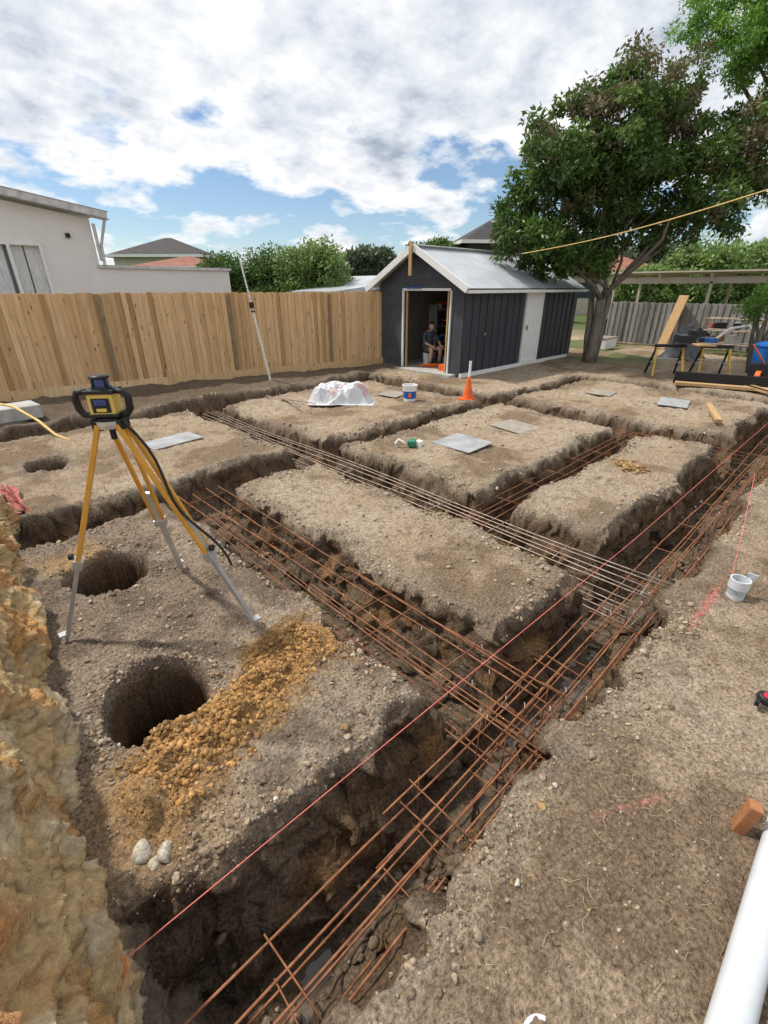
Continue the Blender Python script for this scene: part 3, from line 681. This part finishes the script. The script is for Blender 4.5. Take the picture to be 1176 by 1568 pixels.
# ------------------------------------------------------------------ WHITE HOUSE behind fence
e=empty('white_house'); M_hw=mat('white_weatherboard',(.74,.73,.71),.6,2,.05); M_hr=mat('roof_trim',(.55,.55,.54),.5)
M_glass=mat('window_glass',(.05,.07,.09),.08,spec=.8); M_curt=mat('curtain',(.66,.67,.68),.8,18,.25,stretch=(3,3,.3))
HY=14.5
mb=MB()
mb.prism([(-6,-.1),(1.55,-.1),(1.55,4.15),(-6,5.0)],1,HY,HY+.2); mb.prism([(2.85,-.1),(4.0,-.1),(4.0,3.5),(2.85,3.66)],1,HY,HY+.2)
mb.prism([(1.55,2.93),(2.85,2.93),(2.85,3.66),(1.55,3.84)],1,HY,HY+.2); mb.prism([(1.55,-.1),(2.85,-.1),(2.85,1.5),(1.55,1.5)],1,HY,HY+.2)
mb.box((3.9,HY+3.3,1.7),(.2,6.2,3.5)); mb.obj('walls',M_hw,e)
mb=MB(); mb.beam((-6,HY-.25,5.05),(4.35,HY-.25,3.58),.06,.16); 
mb._add([(-6,HY-.3,5.14),(4.4,HY-.3,3.66),(4.4,HY+7,3.66),(-6,HY+7,5.14)],[(0,1,2,3)]); mb._add([(-6,HY-.3,5.0),(4.4,HY-.3,3.5),(4.4,HY+.1,3.5),(-6,HY+.1,5.0)],[(0,1,2,3)])
mb.tube([(4.05,HY-.08,3.4),(4.05,HY-.08,2.6)],.04,8); mb.tube([(4.3,HY-.2,3.5),(4.12,HY-.1,2.95),(4.1,HY-.08,2.5)],.035,8)
mb.obj('roof',M_hr,e)
mb=MB(); mb.box((2.2,HY+.12,2.22),(1.3,.02,1.42),0); mb.obj('window_glass',M_glass,e)
mb=MB()
for xa in(1.58,2.2,2.82): mb.box((xa,HY+.03,2.22),(.06,.16,1.42))
for za in(1.53,2.90): mb.box((2.2,HY+.028,za),(1.3,.15,.06))
mb.box((2.2,HY-.02,1.46),(1.4,.1,.05)); mb.obj('window_frame',M_white,e)
mb=MB()
for (a_,b_) in((1.62,2.08),(2.24,2.46),(2.52,2.8)):
    k=a_
    while k<b_: mb.tube([(k,HY+.085,1.55),(k+.01,HY+.085,2.87)],.02,6); k+=.035
mb.obj('curtains',M_curt,e)
mb=MB(); mb.box((3.45,HY-.03,3.12),(.09,.06,.09)); mb.obj('security_camera',M_blk,e)
mb=MB(); mb.box((5.75,HY+.3,1.2),(3.5,.6,2.5)); mb.box((5.75,HY+.3,2.48),(3.62,.72,.07),1); mb.box((5.75,HY+3,1.2),(3.5,.2,2.6)); mb.obj('rear_extension',[M_hw,M_hr],e)

# ------------------------------------------------------------------ distant houses
M_tile=mat('roof_tiles',(.055,.05,.052),.8,3,.3); M_brick=mat('brick',(.28,.12,.08),.85,5,.25); M_crm=mat('cream_render',(.55,.5,.42),.8,3,.1); M_rtile=mat('terracotta_tiles',(.26,.11,.075),.8,3,.3)
def house(name,D,L,w,dep,wallh,rh,Mw,Mr,rot=0):
    e=empty(name); c=P(D,L); mb=MB(); mb.box((0,0,wallh/2),(w,dep,wallh)); 
    o1=mb.obj('walls',Mw,e); mb=MB(); a,b=w/2+.5,dep/2+.5; q=min(a,b)*.95
    vs=[(-a,-b,wallh),(a,-b,wallh),(a,b,wallh),(-a,b,wallh),(-a+q,0,wallh+rh),(a-q,0,wallh+rh)]
    mb._add(vs,[(0,1,5,4),(1,2,5),(2,3,4,5),(3,0,4),(3,2,1,0)]); mb.beam((-a,-b,wallh),(a,-b,wallh),.12,.18,1); mb.beam((a,-b,wallh),(a,b,wallh),.12,.18,1); mb.beam((-a,-b,wallh),(-a,b,wallh),.12,.18,1)
    mb.obj('hip_roof',[Mr,M_white],e)
    mb=MB()
    for k in(-.25,.25): mb.box((k*w,-dep/2-.02,wallh*.6),(1.4,.06,1.1),0); mb.box((k*w,-dep/2-.05,wallh*.6),(1.5,.03,.07),1)
    mb.obj('windows',[M_glass,M_white],e)
    e.location=c; e.rotation_euler=(0,0,HEAD-math.pi/2+rot); return e
house('tiled_roof_house',42,-17,6.2,6,4.1,1.4,M_crm,M_tile)
house('tiled_roof_house',30,-11.2,5,5,2.9,.7,M_crm,M_rtile,.2)
h3_=house('tiled_roof_house',34,7.0,4.6,5,4.4,1.5,M_tile,M_tile,.1)
house('tiled_roof_house',44,18.5,8,7,3.0,1.5,M_crm,M_rtile,-.2)
mb=MB(); c=P(32,6.6); mb.tube([(c.x,c.y,4.8),(c.x,c.y,6.4)],.03,5); 
for k in range(4): mb.tube([(c.x-.4,c.y+.3,5.8+k*.15),(c.x+.4,c.y-.3,5.8+k*.15)],.015,4)
mb.obj('tv_antenna',M_gal)
mb=MB(); mb.prism([(9.0,1.9),(10.4,2.05),(11.6,2.35),(11.6,2.25),(10.4,1.9),(9.0,1.8)],1,11.3,13.5); mb.box((10.8,12.4,.95),(1.2,1.8,1.9)); mb.obj('garden_lean_to',M_rib)

e=empty('carport'); mb=MB(); 
mb.beam((22.5,9.2,2.25),(22.5,-6,2.25),.1,.22); mb.beam((25.5,9.2,2.35),(25.5,-6,2.35),.1,.2)
for k in range(9): mb.beam((22.2,9-k*1.8,2.42),(26,9-k*1.8,2.5),.06,.12)
for k in range(5): mb.box((22.5,9-k*3.6,1.1),(.1,.1,2.2)); mb.box((25.5,9-k*3.6,1.1),(.1,.1,2.3))
mb.obj('carport_frame',M_crm,e); mb=MB(); mb.box((24.1,1.6,2.55),(4,15.5,.05)); mb.obj('carport_roof',M_crm,e)

# ------------------------------------------------------------------ right yard clutter
M_saw=mat('sawhorse_yellow',(.62,.38,.06),.5)
def sawhorse(c,rot,w=.95,h=.78):
    mb=MB(); R=Matrix.Rotation(rot,3,'Z'); c=Vector(c)
    mb.box(c+R@Vector((0,0,h)),(w,.08,.07),1,R)
    for sx in(-1,1):
        for sy in(-1,1): mb.beam(c+R@Vector((sx*w*.42,0,h)),c+R@Vector((sx*w*.5,sy*.28,0)),.04,.04,0 if sy>0 else 1)
        mb.beam(c+R@Vector((sx*w*.46,-.17,.3)),c+R@Vector((sx*w*.46,.17,.3)),.03,.03,2)
    mb.beam(c+R@Vector((-w*.46,-.13,.38)),c+R@Vector((w*.46,-.13,.38)),.03,.03,2)
    return mb.obj('sawhorse',[M_saw,M_blk,M_alu])
sawhorse((13.5,3.75,0),2.2,.7,.7); sawhorse((14.1,2.9,0),2.2,.7,.7)
mb=MB(); R=Matrix.Rotation(2.2+1.57,3,'Z'); mb.box((13.8,3.3,.78),(1.3,.4,.04),0,R); mb.box((13.6,3.5,.88),(.5,.35,.16),1,R); mb.box((14.0,3.1,.85),(.35,.3,.10),2,R); mb.tube([(13.7,3.4,.95),(13.8,3.3,1.1),(14.0,3.1,.95)],.04,6,1); mb.box((13.75,3.3,1.0),(.3,.3,.14),1,R)
mb.obj('workbench_top',[M_tim,M_blk,M_blue],bevel=.01)
mb=MB(); mb.beam((19.6,5.75,0),(19.95,5.5,1.75),.45,.04); mb.obj('timber_sheet',M_tim)
mb=MB()
for k in range(5): mb.beam((11.4+.1*k,.5+.06*k,.05+.02*(k%2)),(13.6,2.4+.1*k,.06+.02*(k%2)),.08,.045,k%3==0)
mb.obj('timber_lengths',[M_tim,M_blk])
mb=MB(); mb.beam((12.4,3.2,.14),(13.4,.2,.14),.1,.26,0); mb.beam((12.2,3.1,.05),(13.2,.1,.05),.2,.06,1); mb.obj('formwork_beam',[M_blk,M_tim])
mb=MB(); mb.beam((8.9,1.5,.08),(9.9,1.9,.12),.09,.045); mb.obj('timber_offcut',M_tim)
mb=MB(); c=P(11.5,9.15)
mb.lathe((c.x,c.y,0),[(.26,0),(.30,.5),(.32,.75),(.34,.76),(.33,.80),(.15,.86),(0,.87)],16,0); mb.tube([(c.x-.3,c.y,.1),(c.x-.3,c.y+.02,.1)],.1,12,1); mb.obj('wheelie_bin',[M_blue,M_blk])
mb=MB(); c=P(10.9,8.7); mb.box((c.x,c.y,.3),(.4,.5,.3),0); mb.tube([(c.x-.2,c.y,.15),(c.x-.2,c.y+.1,.15)],.15,14,1); mb.tube([(c.x,c.y,.4),(c.x-.3,c.y+.3,.85)],.02,6,1); mb.obj('air_compressor',[M_blk,M_org],bevel=.02)
c=P(15.8,11.3); mb=MB()
for dx in(-.9,.9):
    for dy in(-.3,.3): mb.tube([(c.x+dy,c.y+dx,0),(c.x+dy,c.y+dx,1.15)],.02,6,0)
for z in(.35,.75,1.1):
    for dy in(-.3,.3): mb.tube([(c.x+dy,c.y-.9,z),(c.x+dy,c.y+.9,z)],.018,6,0)
    for k in range(9): mb.tube([(c.x-.3,c.y-.9+k*.225,z),(c.x+.3,c.y-.9+k*.225,z)],.01,5,0)
for k in range(16): z=random.choice([.37,.77]); mb.box((c.x+random.uniform(-.2,.2),c.y+random.uniform(-.8,.8),z+.12),(random.uniform(.1,.3),random.uniform(.1,.35),random.uniform(.1,.25)),random.choice([1,2,3,4]),Matrix.Rotation(random.random(),3,'Z'))
mb.obj('steel_rack',[M_gal,M_blk,M_white,M_brick,M_conc])
mb=MB(); c=P(19,8.2); mb.lathe((c.x,c.y,0),[(.3,0),(.3,.9),(.33,.92),(.1,1.0),(0,1.0)],16,0); mb.obj('water_drum',M_blk)
mb=MB(); c=P(17.5,7.9); mb.box((c.x,c.y,.2),(.9,.5,.35),0); mb.box((c.x,c.y,.4),(.95,.55,.04),1); mb.obj('storage_tub',[M_white,M_gal],bevel=.03)
c=P(15.2,9.4); n=60; u,v=np.meshgrid(np.linspace(-1,1,n),np.linspace(-1,1,n)); u=u.ravel();v=v.ravel()
hh=1.0*sm(1.2,-.1,np.hypot(u,v))*(1+.5*fbm(u,v,3,3,88)); I=np.arange((n-1)**2); i=I//(n-1); j=I%(n-1); a=i*n+j
npmesh('tarpaulin_pile',np.stack([c.x+u*.5,c.y+v*.6,hh],1),np.stack([a,a+1,a+1+n,a+n],1),mat('grey_tarp',(.05,.055,.06),.6,6,.4,c2=(.16,.16,.17)))
mb=MB(); c=P(14.5,10.4)
mb.tube([(c.x-.3,c.y+.6,.4),(c.x,c.y+.2,.9),(c.x+.2,c.y-.2,1.0),(c.x+.2,c.y-.6,.5)],.04,8); mb.obj('white_downpipe',M_white,smooth=True)

# ------------------------------------------------------------------ VEGETATION
def leafmesh(name,clumps,per,size,asp,M,spread=.26,parent=None,droop=.3,bright=None):
    n=len(clumps); cc=np.repeat(np.array([c[:3] for c in clumps]),per,axis=0); cr=np.repeat(np.array([c[3] for c in clumps]),per)
    m=len(cc); off=rng.normal(0,1,(m,3)); off/=np.linalg.norm(off,axis=1)[:,None]; off*=(rng.uniform(0,1,(m,1))**.45)*cr[:,None]; off[:,2]*=.75
    p=cc+off
    d=rng.normal(0,1,(m,3)); d+=off/np.maximum(cr[:,None],.01)*.8; d[:,2]-=droop; d/=np.linalg.norm(d,axis=1)[:,None]
    s=np.cross(d,rng.normal(0,1,(m,3))+np.array([0,0,.5])); s/=np.linalg.norm(s,axis=1)[:,None]
    L=size*rng.uniform(.6,1.3,(m,1)); w=L*asp
    V=np.stack([p,p+d*L*.5+s*w*.5,p+d*L,p+d*L*.5-s*w*.5],1).reshape(-1,3)
    F=np.arange(m*4).reshape(m,4)
    cb=np.repeat(np.array([c[4] if len(c)>4 else random.random() for c in clumps]),per)
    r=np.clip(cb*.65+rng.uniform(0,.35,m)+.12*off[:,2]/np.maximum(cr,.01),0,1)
    return npmesh(name,V,F,M,[('rnd','FLOAT','FACE',r)],parent=parent)
def lobes_to_clumps(lobes,dens,cr,thr=.5):
    out=[]
    for (x_,y_,z_,r_) in lobes:
        k=int(dens*r_**2)
        for _ in range(k):
            v=rng.normal(0,1,3); v/=np.linalg.norm(v); q=r_*rng.uniform(.35,1.12)
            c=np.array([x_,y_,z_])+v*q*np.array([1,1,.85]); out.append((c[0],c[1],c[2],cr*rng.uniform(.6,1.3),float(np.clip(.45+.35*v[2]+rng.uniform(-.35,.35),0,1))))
    return out
def limb(mb,A,B,r0,r1,wob=.15,n=6):
    A=Vector(A);B=Vector(B); pts=[];rs=[]
    for k in range(n+1):
        t=k/n; p=A.lerp(B,t)+Vector((random.uniform(-wob,wob),random.uniform(-wob,wob),wob*math.sin(t*3)))*(1 if 0<k<n else 0); pts.append(p); rs.append(r0+(r1-r0)*t)
    mb.tube(pts,rs,9)
M_bark=mat('bark',(.10,.085,.065),.9,8,.4,bump=.02,stretch=(1,1,.4),c2=(.25,.21,.17))
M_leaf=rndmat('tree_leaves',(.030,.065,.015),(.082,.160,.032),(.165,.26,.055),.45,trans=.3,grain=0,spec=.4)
M_leafp=rndmat('bronze_leaves',(.09,.085,.04),(.16,.14,.07),(.25,.20,.13),.5,trans=.25,grain=0)
M_jac=rndmat('feathery_leaves',(.09,.19,.03),(.17,.34,.05),(.32,.50,.10),.5,trans=.4,grain=0)
e=empty('garden_tree')
LO=[(5.3,6.1,.9),(6.3,5.9,1.05),(4.45,5.4,.9),(5.5,5.0,1.3),(7.1,5.15,1.3),(4.0,4.7,.9),(4.75,4.0,1.15),(3.4,3.6,.72),(6.25,4.0,1.3),(8.0,4.2,1.15),(8.6,4.9,1.0),(8.9,5.7,.9),(4.8,3.05,.9),(6.05,3.0,.85),(7.7,3.35,.9),(3.95,3.05,.65),(7.5,6.0,.75),(5.4,2.55,.6),(4.4,2.65,.5),(3.7,4.2,.65),(3.35,2.95,.4),(9.3,4.4,.6),(5.2,4.6,.9)]
lob=[]
for (L_,z_,r_) in LO:
    p=P(14.3+random.uniform(-1.1,1.1),L_,z_); lob.append((p.x,p.y,p.z,r_))
mb=MB(); base=P(14.3,6.15,-.05)
forks=[]
for k,(dl,dd,r_) in enumerate([(-.02,0,.17),(.16,.1,.11),(-.14,.15,.10)]):
    f=P(14.3+dd*2,6.15+dl*1.6,1.7+.2*k); limb(mb,P(14.3+dd,6.15+dl*.6,-.05),f,r_,r_*.75,.04); forks.append((f,r_*.75))
for i_,(x_,y_,z_,r_) in enumerate(lob):
    f,rr0=min(forks,key=lambda q:(q[0]-Vector((x_,y_,z_))).length+random.random())
    limb(mb,f,(x_,y_,z_),rr0*.5,.02,.16)
    for q in range(5):
        v=rng.normal(0,1,3); v/=np.linalg.norm(v); limb(mb,(x_,y_,z_),Vector((x_,y_,z_))+Vector(v)*r_*.9,.018,.006,.05,4)
mb.obj('trunk',M_bark,e,smooth=True)
cl=lobes_to_clumps(lob,32,.27); random.shuffle(cl)
pz=[c for c in cl if c[2]>5.0 and random.random()<.45 or random.random()<.09]; ids=set(id(c) for c in pz); gz=[c for c in cl if id(c) not in ids]
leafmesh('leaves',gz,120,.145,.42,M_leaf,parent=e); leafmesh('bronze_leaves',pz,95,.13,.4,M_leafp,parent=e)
e=empty('jacaranda_tree')
LO=[(7.6,7.9,.8),(8.3,7.3,.9),(8.9,7.9,1.0),(9.3,6.9,1.0),(9.9,6.2,.8),(9.8,7.6,1.2),(9.5,8.8,1.2),(8.3,8.9,1.0),(10.5,5.2,.6),(10.6,4.3,.5),(11.5,8,1.4),(10.9,6.4,.9)]
lob=[]
for (L_,z_,r_) in LO:
    p=P(14.6+random.uniform(-.7,.7),L_,z_); lob.append((p.x,p.y,p.z,r_))
mb=MB(); f=P(15.5,12.6,3.5); limb(mb,P(15.5,12.9,-.05),f,.22,.16,.06)
for l in lob: limb(mb,f,l[:3],.08,.02,.15)
mb.obj('trunk',M_bark,e,smooth=True); leafmesh('leaves',lobes_to_clumps(lob,42,.28),130,.09,.4,M_jac,parent=e,droop=.5)

M_hedge=rndmat('hedge_leaves',(.03,.07,.018),(.08,.15,.035),(.15,.24,.06),.5,trans=.2,grain=0)
M_lt=rndmat('light_foliage',(.09,.15,.04),(.18,.27,.075),(.31,.42,.14),.5,trans=.3,grain=0)
M_gum=rndmat('grey_green_foliage',(.07,.095,.055),(.12,.16,.09),(.20,.24,.15),.5,trans=.2,grain=0)
def bush(name,D,L,w,h,M,per=60,size=.12,n=6,r=None,trunk=True,cr=.3):
    e=empty(name); lob=[]
    for k in range(n):
        rr_=(r or w*.28)*random.uniform(.8,1.15); lx=L+(-.5+(k+.5)/n)*(w-rr_); p=P(D+random.uniform(-.5,.5),lx,h-rr_*random.uniform(.9,1.3)); lob.append((p.x,p.y,p.z,rr_))
        p2=P(D+random.uniform(-.4,.4),lx,max(.6,h-rr_*2.4)); lob.append((p2.x,p2.y,p2.z,rr_*1.1))
    mb=MB(); b=P(D,L,-.05)
    for l in lob: limb(mb,b,l[:3],.07,.02,.08,4)
    mb.obj('stems',M_bark,e,smooth=True); leafmesh('leaves',lobes_to_clumps(lob,30/ max(.5,(r or w*.28)),cr),per,size,.45,M,parent=e); return e
bush('hedge',18,-4.9,3.2,3.15,M_hedge,110,.11,6,.7)
bush('shrub',17,-2.3,2.3,3.45,M_lt,80,.12,4,.62)
bush('shrub',19,-3.6,2.2,2.9,M_hedge,80,.12,4,.6)
bush('grevillea_shrub',24,-.55,2.3,3.75,M_gum,70,.2,5,.55)
bush('background_tree',33,3.2,3.0,4.9,M_hedge,70,.2,4,.9,cr=.4)
bush('background_tree',34,23,8,5.0,M_lt,90,.3,6,1.5,cr=.6)
bush('background_tree',48,27,14,5.6,M_gum,90,.4,6,2.2,cr=.8)
bush('background_tree',30,15.5,4,3.3,M_lt,80,.2,4,.8,cr=.4)
bush('shrub',12.5,9.6,1.0,2.3,M_jac,60,.1,3,.35,cr=.2)
lob=[]
for k in range(70):
    a=math.radians(-62+k*1.85); R_=random.uniform(62,75); p=P(R_*math.cos(a),R_*math.sin(a),random.uniform(1.2,2.4)); lob.append((p.x,p.y,p.z,random.uniform(2.0,2.8)))
leafmesh('distant_trees',lobes_to_clumps(lob,8,1.1),60,.55,.5,M_gum)
mb=MB()
for k in range(700):
    px,py=random.uniform(14.5,19.5),random.uniform(-1,5)
    if vn(np.array([px]),np.array([py]),.6,62)[0]<0: continue
    for q in range(3):
        a=random.uniform(0,6.28); L_=random.uniform(.08,.2); mb._add([(px,py,0),(px+.02,py,0),(px+L_*.4*math.cos(a),py+L_*.4*math.sin(a),L_)],[(0,1,2)])
mb.obj('grass',M_hedge)

# ------------------------------------------------------------------ SKY / LIGHT
w=bpy.data.worlds.new('World'); scene.world=w; w.use_nodes=True; nt=w.node_tree; nt.nodes.clear()
SUN_EL=math.radians(58); saz=Vector((-.45,.89,0)).normalized()
sky=N(nt,'ShaderNodeTexSky',sky_type='NISHITA'); sky.sun_disc=False; sky.sun_elevation=SUN_EL; sky.sun_rotation=math.atan2(saz.x,saz.y); sky.air_density=1.0; sky.dust_density=.2; sky.ozone_density=4.0
bg1=N(nt,'ShaderNodeBackground'); bg1.inputs[1].default_value=.12
nt.links.new(sky.outputs[0],bg1.inputs[0])
tc=N(nt,'ShaderNodeTexCoord'); sep=N(nt,'ShaderNodeSeparateXYZ'); nt.links.new(tc.outputs['Generated'],sep.inputs[0])
mx_=N(nt,'ShaderNodeMath',operation='MAXIMUM'); mx_.inputs[1].default_value=0; nt.links.new(sep.outputs[2],mx_.inputs[0])
ad=N(nt,'ShaderNodeMath',operation='ADD'); ad.inputs[1].default_value=.30; nt.links.new(mx_.outputs[0],ad.inputs[0])
cmb=N(nt,'ShaderNodeCombineXYZ')
for k in(0,1):
    dv=N(nt,'ShaderNodeMath',operation='DIVIDE'); nt.links.new(sep.outputs[k],dv.inputs[0]); nt.links.new(ad.outputs[0],dv.inputs[1]); nt.links.new(dv.outputs[0],cmb.inputs[k])
def wn(scale,detail,off,rough=.55):
    mp=N(nt,'ShaderNodeMapping'); mp.inputs['Location'].default_value=off; nt.links.new(cmb.outputs[0],mp.inputs[0])
    n=N(nt,'ShaderNodeTexNoise'); n.inputs['Scale'].default_value=scale; n.inputs['Detail'].default_value=detail; n.inputs['Roughness'].default_value=rough
    nt.links.new(mp.outputs[0],n.inputs['Vector']); return n
def M2(op,a,b):
    n=N(nt,'ShaderNodeMath',operation=op)
    for i_,q in enumerate((a,b)):
        if isinstance(q,(int,float)): n.inputs[i_].default_value=q
        else: nt.links.new(q,n.inputs[i_])
    return n.outputs[0]
n1_=wn(2.7,7,(3.7,1.2,0),.56); n2_=wn(1.7,6,(8.3,4.4,0),.58); n3_=wn(6,6,(1.3,9.4,0),.6)
cov=N(nt,'ShaderNodeMapRange'); cov.inputs[1].default_value=.12; cov.inputs[2].default_value=.33; cov.inputs[3].default_value=-.045; cov.inputs[4].default_value=.24
nt.links.new(sep.outputs[2],cov.inputs[0])
s1=M2('ADD',n1_.outputs[0],cov.outputs[0])
rc=N(nt,'ShaderNodeValToRGB'); rc.color_ramp.elements[0].position=.445; rc.color_ramp.elements[0].color=(0,0,0,1); rc.color_ramp.elements[1].position=.535; rc.color_ramp.elements[1].color=(1,1,1,1)
nt.links.new(s1,rc.inputs[0])
mxn=M2('ADD',M2('MULTIPLY',n2_.outputs[0],.6),M2('MULTIPLY',n3_.outputs[0],.4))
edgew=M2('MULTIPLY',M2('MAXIMUM',M2('SUBTRACT',.64,s1),0),.55)
fac=M2('ADD',mxn,edgew)
rcol=N(nt,'ShaderNodeValToRGB'); el=rcol.color_ramp.elements
el[0].position=.385; el[0].color=(.37,.43,.53,1); el[1].position=.585; el[1].color=(1.0,1.0,1.0,1); k=el.new(.48); k.color=(.70,.745,.81,1)
nt.links.new(fac,rcol.inputs[0])
bg2=N(nt,'ShaderNodeBackground'); bg2.inputs[1].default_value=1.08; nt.links.new(rcol.outputs[0],bg2.inputs[0])
ms=N(nt,'ShaderNodeMixShader'); nt.links.new(rc.outputs[0],ms.inputs[0]); nt.links.new(bg1.outputs[0],ms.inputs[1]); nt.links.new(bg2.outputs[0],ms.inputs[2])
out=N(nt,'ShaderNodeOutputWorld'); nt.links.new(ms.outputs[0],out.inputs[0])
sl=bpy.data.lights.new('sun','SUN'); sl.energy=4.0; sl.angle=math.radians(3); sl.color=(1,.94,.85)
so=bpy.data.objects.new('sun',sl); COL.objects.link(so)
sd=Vector((saz.x*math.cos(SUN_EL),saz.y*math.cos(SUN_EL),math.sin(SUN_EL))); so.rotation_euler=(-sd).to_track_quat('-Z','Y').to_euler(); so.location=(0,0,30)
scene.view_settings.view_transform='Standard'; scene.view_settings.look='None'; scene.view_settings.exposure=0

cam=bpy.data.cameras.new('camera'); co=bpy.data.objects.new('camera',cam); COL.objects.link(co)
co.location=(0,0,2.0); co.rotation_euler=(math.radians(64.0),0,math.radians(-44.0))
cam.sensor_fit='VERTICAL'; cam.sensor_height=36; cam.lens=36*705/1568; cam.clip_start=.03; cam.clip_end=1000
scene.camera=co
